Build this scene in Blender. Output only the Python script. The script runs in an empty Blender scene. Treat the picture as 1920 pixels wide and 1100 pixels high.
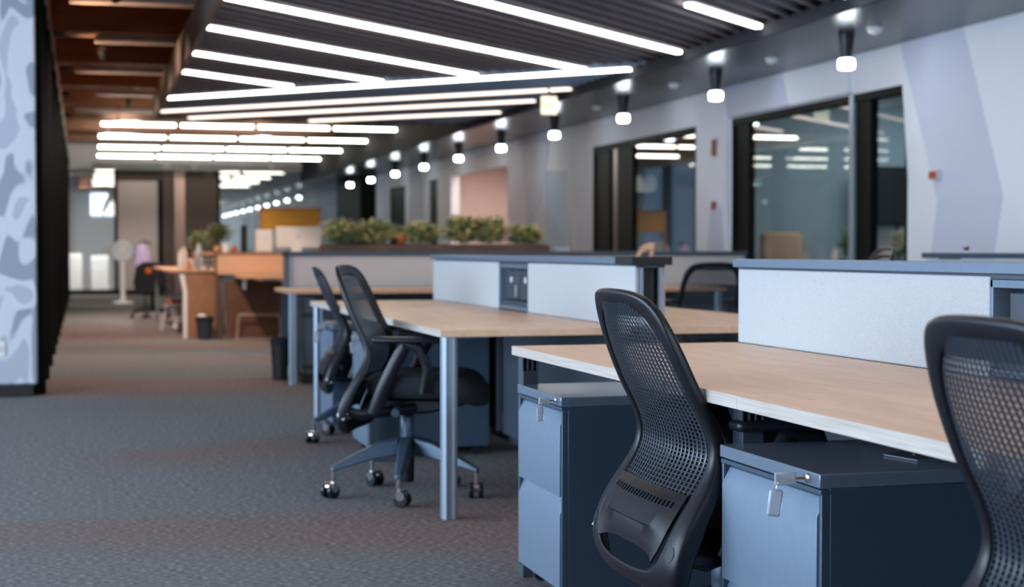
import bpy, math, random
from mathutils import Vector
R = math.radians
C = bpy.context.scene.collection
S = bpy.context.scene
random.seed(7)

# ------------------------------------------------------------ camera, world, large lights, exposure
cam = bpy.data.cameras.new('camera'); camo = bpy.data.objects.new('camera', cam); C.objects.link(camo)
camo.location = (0, 0, 1.034); camo.rotation_euler = (R(90-1.573), 0, R(-15.258))
cam.sensor_width = 36; cam.lens = 36*2950/1920; cam.clip_start = .05; cam.clip_end = 200
cam.dof.use_dof = True; cam.dof.focus_distance = 3.6; cam.dof.aperture_fstop = 3.9; cam.dof.aperture_blades = 0
S.camera = camo
w = bpy.data.worlds.new('world'); S.world = w; w.use_nodes = True
w.node_tree.nodes['Background'].inputs[0].default_value = (.38, .60, 1, 1)
w.node_tree.nodes['Background'].inputs[1].default_value = .22
S.view_settings.view_transform = 'Standard'; S.view_settings.look = 'None'
S.view_settings.gamma = 1; S.view_settings.use_curve_mapping = False
S.view_settings.exposure = 1.4
try:
    S.cycles.use_denoising = True; S.cycles.max_bounces = 8; S.cycles.caustics_reflective = False; S.cycles.caustics_refractive = False
    S.cycles.sample_clamp_indirect = 6
except Exception: pass

def area(name, loc, rot, sx, sy, power, col):
    l = bpy.data.lights.new(name, 'AREA'); l.shape = 'RECTANGLE'; l.size = sx; l.size_y = sy
    l.energy = power; l.color = col
    o = bpy.data.objects.new(name, l); C.objects.link(o); o.location = loc; o.rotation_euler = rot
    return o
# daylight coming in through the big windows on the left and behind the camera
area('daylight_left', (-5.3, 4.5, 1.75), (0, R(-90), 0), 2.3, 11.5, 400, (.64, .81, 1))
area('daylight_back', (3.9, -4.3, 3.3), (R(90), 0, 0), 7, 1.1, 170, (.64, .80, 1))

# ------------------------------------------------------------ materials
def M(name, col, rough=.5, metal=0, var=0, scale=20, stretch=(1,1,1), bump=0, bscale=200, coat=0, emit=None, es=0, spec=.5, trans=0, ior=1.45):
    m = bpy.data.materials.new(name); m.use_nodes = True
    nt = m.node_tree; b = nt.nodes['Principled BSDF']
    b.inputs['Base Color'].default_value = (*col, 1); b.inputs['Roughness'].default_value = rough
    b.inputs['Metallic'].default_value = metal; b.inputs['Coat Weight'].default_value = coat
    b.inputs['Specular IOR Level'].default_value = spec
    b.inputs['Transmission Weight'].default_value = trans; b.inputs['IOR'].default_value = ior
    tc = nt.nodes.new('ShaderNodeTexCoord'); mp = nt.nodes.new('ShaderNodeMapping')
    mp.inputs['Scale'].default_value = stretch
    nt.links.new(tc.outputs['Object'], mp.inputs[0])
    n = nt.nodes.new('ShaderNodeTexNoise'); n.inputs['Scale'].default_value = scale; n.inputs['Detail'].default_value = 4
    nt.links.new(mp.outputs[0], n.inputs['Vector'])
    r = nt.nodes.new('ShaderNodeValToRGB')
    v = max(var, .015)
    r.color_ramp.elements[0].color = (*[c*(1-v) for c in col], 1); r.color_ramp.elements[0].position = .3
    r.color_ramp.elements[1].color = (*[min(1, c*(1+v)) for c in col], 1); r.color_ramp.elements[1].position = .7
    nt.links.new(n.outputs[0], r.inputs[0]); nt.links.new(r.outputs[0], b.inputs['Base Color'])
    if bump:
        n2 = nt.nodes.new('ShaderNodeTexNoise'); n2.inputs['Scale'].default_value = bscale
        nt.links.new(mp.outputs[0], n2.inputs['Vector'])
        bp = nt.nodes.new('ShaderNodeBump'); bp.inputs['Strength'].default_value = bump; bp.inputs['Distance'].default_value = .002
        nt.links.new(n2.outputs[0], bp.inputs['Height']); nt.links.new(bp.outputs[0], b.inputs['Normal'])
    if emit:
        b.inputs['Emission Color'].default_value = (*emit, 1); b.inputs['Emission Strength'].default_value = es
    return m
def ramp_mat(name, cols, scale, stretch=(1,1,1), rough=.6, kind='noise', distort=0, detail=3, bump=0, coord='Object'):
    m = bpy.data.materials.new(name); m.use_nodes = True
    nt = m.node_tree; b = nt.nodes['Principled BSDF']; b.inputs['Roughness'].default_value = rough
    tc = nt.nodes.new('ShaderNodeTexCoord'); mp = nt.nodes.new('ShaderNodeMapping'); mp.inputs['Scale'].default_value = stretch
    nt.links.new(tc.outputs[coord], mp.inputs[0])
    n = nt.nodes.new('ShaderNodeTexNoise'); n.inputs['Scale'].default_value = scale; n.inputs['Detail'].default_value = detail; n.inputs['Distortion'].default_value = distort
    nt.links.new(mp.outputs[0], n.inputs['Vector'])
    r = nt.nodes.new('ShaderNodeValToRGB')
    e = r.color_ramp.elements
    e[0].position, e[0].color = cols[0][0], (*cols[0][1], 1); e[1].position, e[1].color = cols[-1][0], (*cols[-1][1], 1)
    for p, c in cols[1:-1]:
        x = e.new(p); x.color = (*c, 1)
    nt.links.new(n.outputs[0], r.inputs[0]); nt.links.new(r.outputs[0], b.inputs['Base Color'])
    if bump:
        bp = nt.nodes.new('ShaderNodeBump'); bp.inputs['Strength'].default_value = bump; bp.inputs['Distance'].default_value = .003
        nt.links.new(n.outputs[0], bp.inputs['Height']); nt.links.new(bp.outputs[0], b.inputs['Normal'])
    return m, nt, b, r, mp

wood, *_ = ramp_mat('desk_wood', [(.3, (.74, .46, .29)), (.5, (.80, .52, .34)), (.7, (.85, .58, .40))], 6, (3, .5, 3), .38, distort=.6, detail=5)
band, *_ = ramp_mat('ash_edge', [(.3, (.47, .42, .36)), (.5, (.56, .50, .44)), (.7, (.63, .57, .51))], 9, (8, .6, 18), .5, distort=.4, detail=4)
oak, *_ = ramp_mat('brown_panel_wood', [(.3, (.30, .145, .075)), (.7, (.42, .22, .12))], 5, (6, 1, 1), .5)
walnut, *_ = ramp_mat('dark_wood', [(.3, (.10, .05, .03)), (.7, (.17, .085, .05))], 5, (1, 6, 1), .5)
fabric = M('pale_fabric', (.52, .55, .57), .95, var=.14, scale=520, stretch=(1, 1, .5), bump=.6, bscale=420)
fabric_warm = M('beige_fabric', (.58, .53, .51), .95, var=.06, scale=200, bump=.3, bscale=300)
fabric_peach = M('peach_fabric', (.72, .44, .28), .95, var=.06, scale=200)
steel = M('blue_grey_steel', (.175, .24, .325), .36, metal=.25, var=.03, scale=40, bump=.04, bscale=900)
steel_d = M('dark_grey_steel', (.07, .11, .16), .34, metal=.3, var=.03, scale=40)
steel_dd = M('slate_steel', (.07, .09, .115), .4, metal=.2, var=.03, scale=40)
steel_top = M('satin_steel_top', (.19, .25, .33), .24, metal=.3, var=.03, scale=40, spec=.9)
alu = M('brushed_aluminium', (.30, .36, .43), .42, metal=.5, var=.06, scale=30, stretch=(30, 30, 1))
black = M('black_plastic', (.008, .010, .015), .36, var=.1, scale=50, bump=.04, bscale=900, spec=.42)
blackm = M('black_matte', (.015, .015, .017), .6, var=.1, scale=50)
net = M('black_elastomer', (.032, .040, .055), .30, var=.08, scale=90)
pad = M('black_upholstery', (.016, .020, .027), .9, var=.2, scale=300, bump=.5, bscale=500)
chrome = M('chrome', (.8, .8, .82), .12, metal=1)
clear = M('clear_plastic', (.93, .96, .98), .08, trans=.65, ior=1.45, bump=.3, bscale=120)
brass = M('brass', (.75, .55, .25), .3, metal=1)
badge_m = M('pale_grey_plastic', (.62, .66, .70), .4)
white = M('white_plastic', (.90, .91, .92), .4)
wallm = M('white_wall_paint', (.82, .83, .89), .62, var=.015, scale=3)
wallg = M('shaded_facet_paint', (.62, .64, .75), .62, var=.015, scale=3)  # darker facet tone: shading of the wall folds put into the paint
wallt = M('teal_grey_paint', (.42, .50, .54), .7, var=.03, scale=2)
brownw = M('brown_wall_paint', (.085, .06, .045), .6, var=.05, scale=3)
pinkw = M('warm_corridor_paint', (.72, .55, .50), .7, var=.02, scale=3)
peachw = M('frosted_panel', (.55, .47, .44), .5, var=.04, scale=2)
frame_b = M('black_frame', (.006, .0055, .005), .55, var=.05, scale=20, spec=.12)
bronze = M('bronze_frame', (.17, .12, .10), .35, metal=.6)
beam_m, *_ = ramp_mat('timber_beam', [(.3, (.20, .085, .038)), (.7, (.32, .14, .065))], 3, (.6, 4, 4), .55)
beam_b = M('pale_grey_duct', (.50, .42, .40), .45, metal=.3, var=.10, scale=6)
deckm, *_ = ramp_mat('timber_deck', [(.3, (.17, .06, .025)), (.7, (.28, .11, .05))], 3, (4, .6, 4), .6)
baff = M('charcoal_felt', (.25, .23, .26), .85, var=.10, scale=60, bump=.2, bscale=200)
baff2 = M('blue_grey_felt', (.33, .47, .66), .8, var=.10, scale=60)
lampw = M('warm_white_diffuser', (.9, .85, .8), .5, emit=(1, .90, .82), es=4.0)
lampw2 = M('rosy_white_diffuser', (.9, .85, .8), .5, emit=(1, .80, .69), es=.9)
lampf = M('pale_white_diffuser', (.9, .9, .85), .5, emit=(1, .97, .80), es=7)
lampc = M('cool_white_diffuser', (.9, .92, .95), .5, emit=(.80, .92, 1), es=14)
orange = M('orange_plastic', (.62, .14, .03), .5, var=.1)
red_d = M('dull_red_plastic', (.33, .06, .03), .5, var=.1)
yellow = M('yellow_board', (.85, .52, .08), .6, var=.12, scale=8, stretch=(1, 1, 10))
purple = M('lilac_cloth', (.50, .40, .62), .9, var=.25, scale=14, stretch=(4, 4, 1))
leaf = M('leaf_green', (.22, .29, .14), .6, var=.5, scale=25)
leaf2 = M('leaf_yellow_green', (.70, .56, .22), .6, var=.5, scale=25)
tan = M('warm_tan', (.62, .34, .20), .45, var=.08)
soil = M('soil', (.05, .03, .02), .9, var=.3)
screen_w = M('silver_shell', (.90, .85, .80), .4, var=.02)
sign_m = M('sign_face', (.85, .78, .62), .5, emit=(1, .85, .6), es=.5)
green_m = M('sign_green', (.10, .40, .22), .5, emit=(.1, .6, .3), es=.2)

# perforated metal soffit
soff, nt, b, r, mp = ramp_mat('perforated_metal', [(.4, (.016, .021, .028)), (.6, (.030, .036, .046))], 2, (1, 1, 1), .26)
b.inputs['Metallic'].default_value = .0; b.inputs['Specular IOR Level'].default_value = .32
vo = nt.nodes.new('ShaderNodeTexVoronoi'); vo.inputs['Scale'].default_value = 55; nt.links.new(mp.outputs[0], vo.inputs['Vector'])
bp = nt.nodes.new('ShaderNodeBump'); bp.inputs['Strength'].default_value = .25; bp.inputs['Distance'].default_value = .003
nt.links.new(vo.outputs['Distance'], bp.inputs['Height']); nt.links.new(bp.outputs[0], b.inputs['Normal'])

# architectural glass: see-through with a real mirror-like Fresnel reflection
def glass_mat(name, tint, ior):
    m = bpy.data.materials.new(name); m.use_nodes = True; nt = m.node_tree; nt.nodes.clear()
    o = nt.nodes.new('ShaderNodeOutputMaterial'); mx = nt.nodes.new('ShaderNodeMixShader')
    t = nt.nodes.new('ShaderNodeBsdfTransparent'); t.inputs[0].default_value = (*tint, 1)
    g = nt.nodes.new('ShaderNodeBsdfGlossy'); g.inputs['Roughness'].default_value = .0
    def mth(op, a, b_=None):
        q = nt.nodes.new('ShaderNodeMath'); q.operation = op
        for k_, v_ in enumerate((a, b_)):
            if v_ is None: continue
            if isinstance(v_, (int, float)): q.inputs[k_].default_value = v_
            else: nt.links.new(v_, q.inputs[k_])
        return q.outputs[0]
    ge = nt.nodes.new('ShaderNodeNewGeometry'); dt = nt.nodes.new('ShaderNodeVectorMath'); dt.operation = 'DOT_PRODUCT'
    nt.links.new(ge.outputs['Incoming'], dt.inputs[0]); nt.links.new(ge.outputs['Normal'], dt.inputs[1])
    f0 = ((ior-1)/(ior+1))**2
    fr = mth('ADD', mth('MULTIPLY', mth('POWER', mth('SUBTRACT', 1.0, mth('ABSOLUTE', dt.outputs['Value'])), 5.0), 1-f0), f0)
    nt.links.new(fr, mx.inputs[0]); nt.links.new(t.outputs[0], mx.inputs[1]); nt.links.new(g.outputs[0], mx.inputs[2])
    nt.links.new(mx.outputs[0], o.inputs[0]); return m
glass = glass_mat('window_glass', (.88, .93, .94), 2.2)
glassd = glass_mat('door_glass', (.85, .9, .92), 1.5)

# carpet: charcoal loop pile; reddish bands across the aisle, partly warm light glow painted in
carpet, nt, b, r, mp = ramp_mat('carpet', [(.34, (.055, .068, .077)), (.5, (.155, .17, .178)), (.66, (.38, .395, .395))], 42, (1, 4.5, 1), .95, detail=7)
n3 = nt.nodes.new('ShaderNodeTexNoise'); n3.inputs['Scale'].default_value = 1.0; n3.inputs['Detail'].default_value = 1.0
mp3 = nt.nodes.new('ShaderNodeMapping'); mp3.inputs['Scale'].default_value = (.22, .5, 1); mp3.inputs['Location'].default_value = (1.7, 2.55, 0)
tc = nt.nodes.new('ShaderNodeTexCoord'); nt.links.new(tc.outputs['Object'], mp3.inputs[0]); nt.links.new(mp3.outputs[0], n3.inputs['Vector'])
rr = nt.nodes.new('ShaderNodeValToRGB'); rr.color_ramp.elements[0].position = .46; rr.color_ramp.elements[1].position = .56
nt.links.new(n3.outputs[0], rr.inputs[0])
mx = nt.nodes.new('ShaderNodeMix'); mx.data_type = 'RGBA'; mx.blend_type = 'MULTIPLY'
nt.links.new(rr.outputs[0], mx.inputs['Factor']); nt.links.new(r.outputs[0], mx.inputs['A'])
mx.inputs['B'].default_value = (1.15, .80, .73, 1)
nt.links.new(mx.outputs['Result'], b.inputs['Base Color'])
n4 = nt.nodes.new('ShaderNodeTexNoise'); n4.inputs['Scale'].default_value = 90; n4.inputs['Detail'].default_value = 4; nt.links.new(mp.outputs[0], n4.inputs['Vector'])
bp = nt.nodes.new('ShaderNodeBump'); bp.inputs['Strength'].default_value = .9; bp.inputs['Distance'].default_value = .006
nt.links.new(n4.outputs[0], bp.inputs['Height']); nt.links.new(bp.outputs[0], b.inputs['Normal'])

# blue-grey blob graphic on the wall panel
camo_m, *_ = ramp_mat('blob_graphic', [(.0, (.34, .38, .46)), (.43, (.34, .38, .46)), (.455, (.68, .73, .80)), (.60, (.70, .75, .82)), (.615, (.50, .55, .64)), (1, (.50, .55, .64))], 3.4, (1.4, 1, .75), .7, distort=.8, detail=.6)

# ------------------------------------------------------------ mesh helpers
class MB:
    def __init__(s): s.v = []; s.f = []
    def add(s, vs, fs):
        k = len(s.v); s.v += [tuple(p) for p in vs]; s.f += [tuple(i+k for i in f) for f in fs]; return s
    def box(s, x0, x1, y0, y1, z0, z1):
        return s.add([(x0,y0,z0),(x1,y0,z0),(x1,y1,z0),(x0,y1,z0),(x0,y0,z1),(x1,y0,z1),(x1,y1,z1),(x0,y1,z1)],
            [(0,3,2,1),(4,5,6,7),(0,1,5,4),(1,2,6,5),(2,3,7,6),(3,0,4,7)])
    def prism(s, poly, axis, a, b):   # poly in the two other axes
        n = len(poly)
        def P(p, t): return {'x': (t, p[0], p[1]), 'y': (p[0], t, p[1]), 'z': (p[0], p[1], t)}[axis]
        vs = [P(p, a) for p in poly] + [P(p, b) for p in poly]
        fs = [tuple(range(n))[::-1], tuple(range(n, 2*n))] + [(i, (i+1) % n, n+(i+1) % n, n+i) for i in range(n)]
        return s.add(vs, fs)
    def tube(s, path, rad, seg=12, flat=1.0, up=(0,0,1)):
        pts = [Vector(p) for p in path]; n = len(pts)
        rad = rad if isinstance(rad, (list, tuple)) else [rad]*n
        rings = []
        for i, p in enumerate(pts):
            d = (pts[min(i+1, n-1)]-pts[max(i-1, 0)]).normalized()
            u = Vector(up)
            if abs(d.dot(u)) > .95: u = Vector((1, 0, 0))
            a = d.cross(u).normalized(); c = a.cross(d).normalized()
            rings.append([p + a*math.cos(t)*rad[i] + c*math.sin(t)*rad[i]*flat for t in [2*math.pi*k/seg for k in range(seg)]])
        vs = [q for r_ in rings for q in r_]; fs = []
        for i in range(n-1):
            for k in range(seg):
                fs.append((i*seg+k, i*seg+(k+1) % seg, (i+1)*seg+(k+1) % seg, (i+1)*seg+k))
        fs.append(tuple(range(seg))[::-1]); fs.append(tuple((n-1)*seg+k for k in range(seg)))
        return s.add(vs, fs)
    def lathe(s, prof, c=(0,0,0), seg=24):
        vs = []; n = len(prof)
        for r_, z in prof:
            for k in range(seg):
                t = 2*math.pi*k/seg; vs.append((c[0]+r_*math.cos(t), c[1]+r_*math.sin(t), c[2]+z))
        fs = []
        for i in range(n-1):
            for k in range(seg): fs.append((i*seg+k, i*seg+(k+1) % seg, (i+1)*seg+(k+1) % seg, (i+1)*seg+k))
        fs.append(tuple(range(seg))[::-1]); fs.append(tuple((n-1)*seg+k for k in range(seg)))
        return s.add(vs, fs)
    def ball(s, c, rx, ry, rz, seg=16, n=10):
        return s.add(*(lambda m: (m.v, m.f))(MB().lathe([(max(1e-4, math.sin(math.pi*i/n)), -math.cos(math.pi*i/n)) for i in range(n+1)], seg=seg).xf(lambda p: (c[0]+p[0]*rx, c[1]+p[1]*ry, c[2]+p[2]*rz))))
    def xf(s, fn): s.v = [tuple(fn(p)) for p in s.v]; return s
    def build(s, name, mat, parent=None, loc=None, bevel=0, seg=2, smooth=True, sub=0, solid=0, angle=40):
        me = bpy.data.meshes.new(name); me.from_pydata(s.v, [], s.f); me.update(); me.materials.append(mat)
        import bmesh
        bm = bmesh.new(); bm.from_mesh(me); bmesh.ops.recalc_face_normals(bm, faces=bm.faces); bm.to_mesh(me); bm.free()
        if smooth:
            me.polygons.foreach_set('use_smooth', [True]*len(me.polygons))
            if not sub: me.set_sharp_from_angle(angle=R(angle))
        o = bpy.data.objects.new(name, me); C.objects.link(o)
        if loc: o.location = loc
        if parent: o.parent = parent
        if solid:
            q = o.modifiers.new('solid', 'SOLIDIFY'); q.thickness = solid; q.offset = 0
        if solid:
            q = o.modifiers.new('split', 'EDGE_SPLIT'); q.split_angle = R(42)
        if bevel:
            q = o.modifiers.new('bevel', 'BEVEL'); q.width = bevel; q.segments = seg; q.limit_method = 'ANGLE'; q.angle_limit = R(35)
        if sub:
            q = o.modifiers.new('sub', 'SUBSURF'); q.levels = sub; q.render_levels = sub
        return o
def tag(o, label=None, cat=None, group=None, kind=None):
    if label: o['label'] = label
    if cat: o['category'] = cat
    if group: o['group'] = group
    if kind: o['kind'] = kind
    return o
def thing(name, label, cat, loc=(0,0,0), rz=0, group=None):
    o = bpy.data.objects.new(name, None); C.objects.link(o); o.location = loc; o.rotation_euler = (0, 0, rz)
    o.empty_display_size = .1
    return tag(o, label, cat, group)
def struct(name, mb, mat, parent=None, **k):
    o = mb.build(name, mat, parent, **k)
    if not parent: o['kind'] = 'structure'
    return o
def dup(root, loc, rz, label, group=None):
    r_ = root.copy(); C.objects.link(r_); r_.location = loc; r_.rotation_euler = (0, 0, rz); r_['label'] = label
    if group: r_['group'] = group
    for ch in list(root.children):
        c = ch.copy(); C.objects.link(c); c.parent = r_
        for g in list(ch.children):
            d = g.copy(); C.objects.link(d); d.parent = c
    return r_
def lerp(t, x):   # table interpolation, t sorted by descending or ascending first column
    t = sorted(t)
    if x <= t[0][0]: return t[0][1]
    for (a, b_), (c, d) in zip(t, t[1:]):
        if x <= c: return b_ + (d-b_)*(x-a)/(c-a)
    return t[-1][1]
def spline(pts, n=3):
    out = []; m = len(pts)
    for i in range(m-1):
        p0, p1, p2, p3 = pts[max(i-1, 0)], pts[i], pts[i+1], pts[min(i+2, m-1)]
        for k in range(n):
            t = k/n
            out.append(tuple(.5*((2*b_)+(-a+c)*t+(2*a-5*b_+4*c-d)*t*t+(-a+3*b_-3*c+d)*t**3) for a, b_, c, d in zip(p0, p1, p2, p3)))
    out.append(pts[-1]); return out

# ------------------------------------------------------------ room shell
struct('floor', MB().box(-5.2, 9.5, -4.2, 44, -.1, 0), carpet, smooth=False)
struct('ceiling', MB().box(-5.2, 9.5, -4.2, 44, 4.0, 4.1), deckm, smooth=False)
struct('ceiling', MB().box(5.1, 6.36, -4, 38, 2.68, 2.78), soff, smooth=False)
struct('ceiling', MB().box(5.08, 5.099, -4, 38, 2.68, 4.0), M('soffit_edge', (.035, .04, .05), .8, spec=.1), smooth=False)
struct('wall_back', MB().box(-5.2, 7.3, -4.5, -4.4, 0, 4.0), wallt, smooth=False)
bl_ = MB()
for k in range(6): bl_.box(.2, 7.2, -4.28, -4.24, 2.78+k*.2, 2.83+k*.2)
struct('trim_30', bl_, M('blind_slats', (.6, .6, .6), .6), smooth=False)
# left wall with its big daylight windows
wl = MB().box(-5.2, -5.0, -4.2, 11.7, 0, .55).box(-5.2, -5.0, -4.2, 11.7, 2.95, 4.0)
for y in (-4.2, -1.5, 1.2, 3.9, 6.6, 9.3, 11.5): wl.box(-5.2, -5.0, y, y+.2, .55, 2.95)
struct('wall_left', wl, wallm, smooth=False)
struct('wall_left', MB().box(-5.2, -.62, 11.72, 11.9, 0, 4.0), wallm, smooth=False)
# blob-graphic panel at the aisle corner
struct('wall_corner', MB().box(-1.6, -.315, 11.62, 11.72, .085, 3.9), camo_m, bevel=.012)
struct('baseboard_corner', MB().box(-1.6, -.345, 11.60, 11.72, 0, .085), blackm)
wp = thing('wall_switch', 'small white switch plate low on the blob-patterned wall panel', 'switch', (-.56, 11.618, .34))
MB().box(-.03, .03, -.008, 0, -.05, .05).build('plate', white, wp, bevel=.003)
MB().box(-.012, .012, -.013, -.006, -.02, .02).build('rocker', badge_m, wp, bevel=.002)

# dark glazed partition along the left of the aisle: black fins with glass between
fy = [11.76, 13.1, 14.6, 16.2, 17.9, 19.7, 21.6, 23.6, 25.8, 28.2, 30.9, 34.2]
for i, y in enumerate(fy):
    struct('trim_%d' % (i+1), MB().box(-.46, -.272, y, y+.14, 0, 3.0).box(-.27, -.262, y+.02, y+.12, 0, 3.0), frame_b, bevel=.006)
for i, (a, c) in enumerate(zip(fy, fy[1:]+[38.0])):
    struct('window_%d' % (i+1), MB().box(-.42, -.41, a+.14, c, 0.05, 3.0), glass, smooth=False)
struct('wall_left_header', MB().box(-.50, -.30, 11.72, 38, 3.0, 4.0), beam_m, smooth=False)
struct('trim_20', MB().box(-.31, -.26, 11.72, 38, 2.98, 3.06), bronze, bevel=.005)
struct('wall_left_inner', MB().box(-3.2, -3.1, 11.9, 38, 0, 4.0), brownw, smooth=False)

# right wall: white, folded facets, openings for glazed rooms
X = 6.3
ops = [(11.2, 14.7), (15.66, 19.16), (23.3, 27.2), (28.3, 29.0), (31.3, 33.0)]
wr = MB(); y = -4.2
for a, c in ops:
    wr.box(X, X+.14, y, a, 0, 4.0); wr.box(X, X+.14, a, c, 2.35, 4.0); y = c
wr.box(X, X+.14, y, 38, 0, 4.0)
struct('wall_right', wr, wallm, smooth=False)
def facet(pts, m):     # folded wall panel: outline (y, z, how far it stands off the wall)
    n = len(pts)
    mb = MB().add([(X-.001-d, y_, z_) for y_, z_, d in pts] + [(X+.02, y_, z_) for y_, z_, d in pts],
                  [tuple(range(n)), tuple(range(n, 2*n))[::-1]] + [(i, (i+1) % n, n+(i+1) % n, n+i) for i in range(n)])
    return mb, m
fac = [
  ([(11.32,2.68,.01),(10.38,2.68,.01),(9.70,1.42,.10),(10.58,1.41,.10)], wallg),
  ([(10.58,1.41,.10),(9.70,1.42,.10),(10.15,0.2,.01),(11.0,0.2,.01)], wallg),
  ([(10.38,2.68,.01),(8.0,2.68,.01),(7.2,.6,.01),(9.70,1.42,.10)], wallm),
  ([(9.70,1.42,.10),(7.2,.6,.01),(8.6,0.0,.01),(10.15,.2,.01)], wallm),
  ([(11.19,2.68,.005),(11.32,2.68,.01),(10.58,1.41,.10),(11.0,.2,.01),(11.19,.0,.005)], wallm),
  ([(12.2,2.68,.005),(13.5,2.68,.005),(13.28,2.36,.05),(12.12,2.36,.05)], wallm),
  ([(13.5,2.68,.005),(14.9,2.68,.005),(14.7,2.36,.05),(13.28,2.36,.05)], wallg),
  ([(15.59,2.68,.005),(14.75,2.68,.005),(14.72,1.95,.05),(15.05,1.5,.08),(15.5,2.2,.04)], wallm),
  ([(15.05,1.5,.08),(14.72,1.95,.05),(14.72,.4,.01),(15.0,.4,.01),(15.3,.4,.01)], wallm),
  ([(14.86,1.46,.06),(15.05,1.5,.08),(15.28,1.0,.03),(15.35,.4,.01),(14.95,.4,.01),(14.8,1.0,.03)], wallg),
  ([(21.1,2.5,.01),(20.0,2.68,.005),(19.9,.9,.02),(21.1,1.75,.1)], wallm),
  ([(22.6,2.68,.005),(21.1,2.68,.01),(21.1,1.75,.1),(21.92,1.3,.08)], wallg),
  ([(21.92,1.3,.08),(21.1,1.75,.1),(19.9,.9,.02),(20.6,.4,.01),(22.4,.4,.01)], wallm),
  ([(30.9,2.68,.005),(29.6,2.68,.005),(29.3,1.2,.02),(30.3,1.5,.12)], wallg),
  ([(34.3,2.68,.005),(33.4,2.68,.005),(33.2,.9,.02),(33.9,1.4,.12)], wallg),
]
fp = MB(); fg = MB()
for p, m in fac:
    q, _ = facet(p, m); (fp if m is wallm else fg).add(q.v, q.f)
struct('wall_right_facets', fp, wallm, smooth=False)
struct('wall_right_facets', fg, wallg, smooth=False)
struct('baseboard_right', MB().box(X-.012, X, 8, 11.2, 0, .09).box(X-.012, X, 14.7, 15.66, 0, .09).box(X-.012, X, 19.2, 23.3, 0, .09), steel_dd)
# rooms behind the right wall
struct('wall_right_rooms', MB().box(9.3, 9.4, -4, 38, 0, 4.0).box(X+.14, 9.3, 10.6, 10.7, 0, 4).box(X+.14, 9.3, 15.0, 15.12, 0, 4).box(X+.14, 9.3, 22.2, 22.3, 0, 4), wallt, smooth=False)
struct('ceiling', MB().box(X+.14, 9.3, 8, 38, 2.8, 2.9), M('dark_room_ceiling', (.05, .055, .065), .8), smooth=False)
struct('wall_right_corridor', MB().box(7.6, 7.7, 22.3, 30, 0, 2.8).box(X+.14, 7.6, 28.0, 28.1, 0, 2.8), pinkw, smooth=False)
def glazing(n, a, c, panes, blacks, label):
    r_ = bpy.data.objects.new('window_%d' % n, None); C.objects.link(r_); r_['kind'] = 'structure'
    f = MB().box(X+.0, X+.10, a, a+.05, 0, 2.35).box(X+.0, X+.10, c-.05, c, 0, 2.35).box(X+.0, X+.10, a, c, 2.28, 2.35).box(X, X+.1, a, c, 0, .06)
    f.build('window_frame', frame_b, r_, bevel=.004)
    for (p, q) in panes: MB().box(X+.045, X+.057, p, q, .05, 2.29).build('pane', glass, r_, smooth=False)
    for (p, q) in blacks: MB().box(X+.02, X+.09, p, q, .05, 2.29).build('dark_panel', frame_b, r_, smooth=False)
    return r_
w1 = glazing(20, 11.2, 14.7, [(12.2, 14.35)], [(14.33, 14.66), (11.85, 12.12)], '')
MB().box(X-.01, X+.10, 12.10, 12.18, 0, 2.36).build('mullion', alu, w1, bevel=.004)
MB().box(X+.03, X+.06, 11.22, 11.30, 0, 2.3).build('mullion', bronze, w1, bevel=.004)
MB().box(X+.05, X+.062, 11.3, 11.86, .05, 2.2).build('pane', glassd, w1, smooth=False)
w2 = glazing(21, 15.66, 19.16, [(15.7, 17.75)], [(17.72, 18.25), (18.55, 19.12)], '')
MB().box(X+.03, X+.08, 18.3, 18.45, 0, 2.3).build('mullion', bronze, w2, bevel=.004)
MB().box(X+.06, X+.07, 18.2, 18.6, .05, 2.29).build('dark_panel', frame_b, w2, smooth=False)
for n, (a, c) in enumerate(ops[3:]):
    d = bpy.data.objects.new('door_%d' % (n+1), None); C.objects.link(d); d['kind'] = 'structure'
    MB().box(X+.02, X+.08, a, c, 0, 2.35).build('door_leaf', frame_b, d)
    MB().tube([(X-.02, a+.12, .95), (X-.02, a+.12, 1.25)], .012).tube([(X+.03, a+.12, 1.0), (X-.02, a+.12, 1.0)], .008).tube([(X+.03, a+.12, 1.2), (X-.02, a+.12, 1.2)], .008).build('door_handle', chrome, d)
struct('trim_21', MB().box(X-.01, X+.14, 27.15, 27.25, 0, 2.4).box(X-.01, X+.14, 23.25, 23.32, 0, 2.4), wallm)
# dark storage block at the far right corner
struct('wall_far_block', MB().box(5.95, X, 34.6, 37.9, 0, 2.66), frame_b, bevel=.01)
struct('wall_far_column', MB().box(6.02, 6.2, 37.6, 38.0, 0, 2.9), wallm, bevel=.01)
# far wall at Y = 38
far_paint = M('light_grey_paint', (.68, .70, .72), .7)
struct('wall_far', MB().box(-.5, 6.4, 38.0, 38.2, 2.92, 4.0).box(-.5, 6.4, 37.75, 38.0, 2.92, 3.10), far_paint, smooth=False)
struct('wall_far_brown', MB().box(1.83, 3.12, 38.02, 38.2, 0, 2.92).box(.76, 1.83, 38.04, 38.2, 2.66, 2.92), brownw, smooth=False)
struct('trim_22', MB().box(2.10, 2.34, 37.94, 38.02, 0, 2.92).box(2.2, 2.24, 37.9, 37.94, 0, 2.92), bronze, bevel=.005)
struct('wall_far_frosted', MB().box(.80, 1.72, 38.05, 38.1, .1, 2.66), peachw, smooth=False)
struct('trim_23', MB().box(.72, .80, 37.98, 38.1, 0, 2.92).box(1.72, 1.83, 37.98, 38.1, 0, 2.7).box(.8, 1.72, 37.98, 38.1, 0, .1), frame_b)
struct('window_22', MB().box(-.45, .72, 38.04, 38.055, .1, 2.92), glass, smooth=False)
struct('window_23', MB().box(3.12, 6.05, 38.04, 38.055, .0, 2.92), glass, smooth=False)
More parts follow.
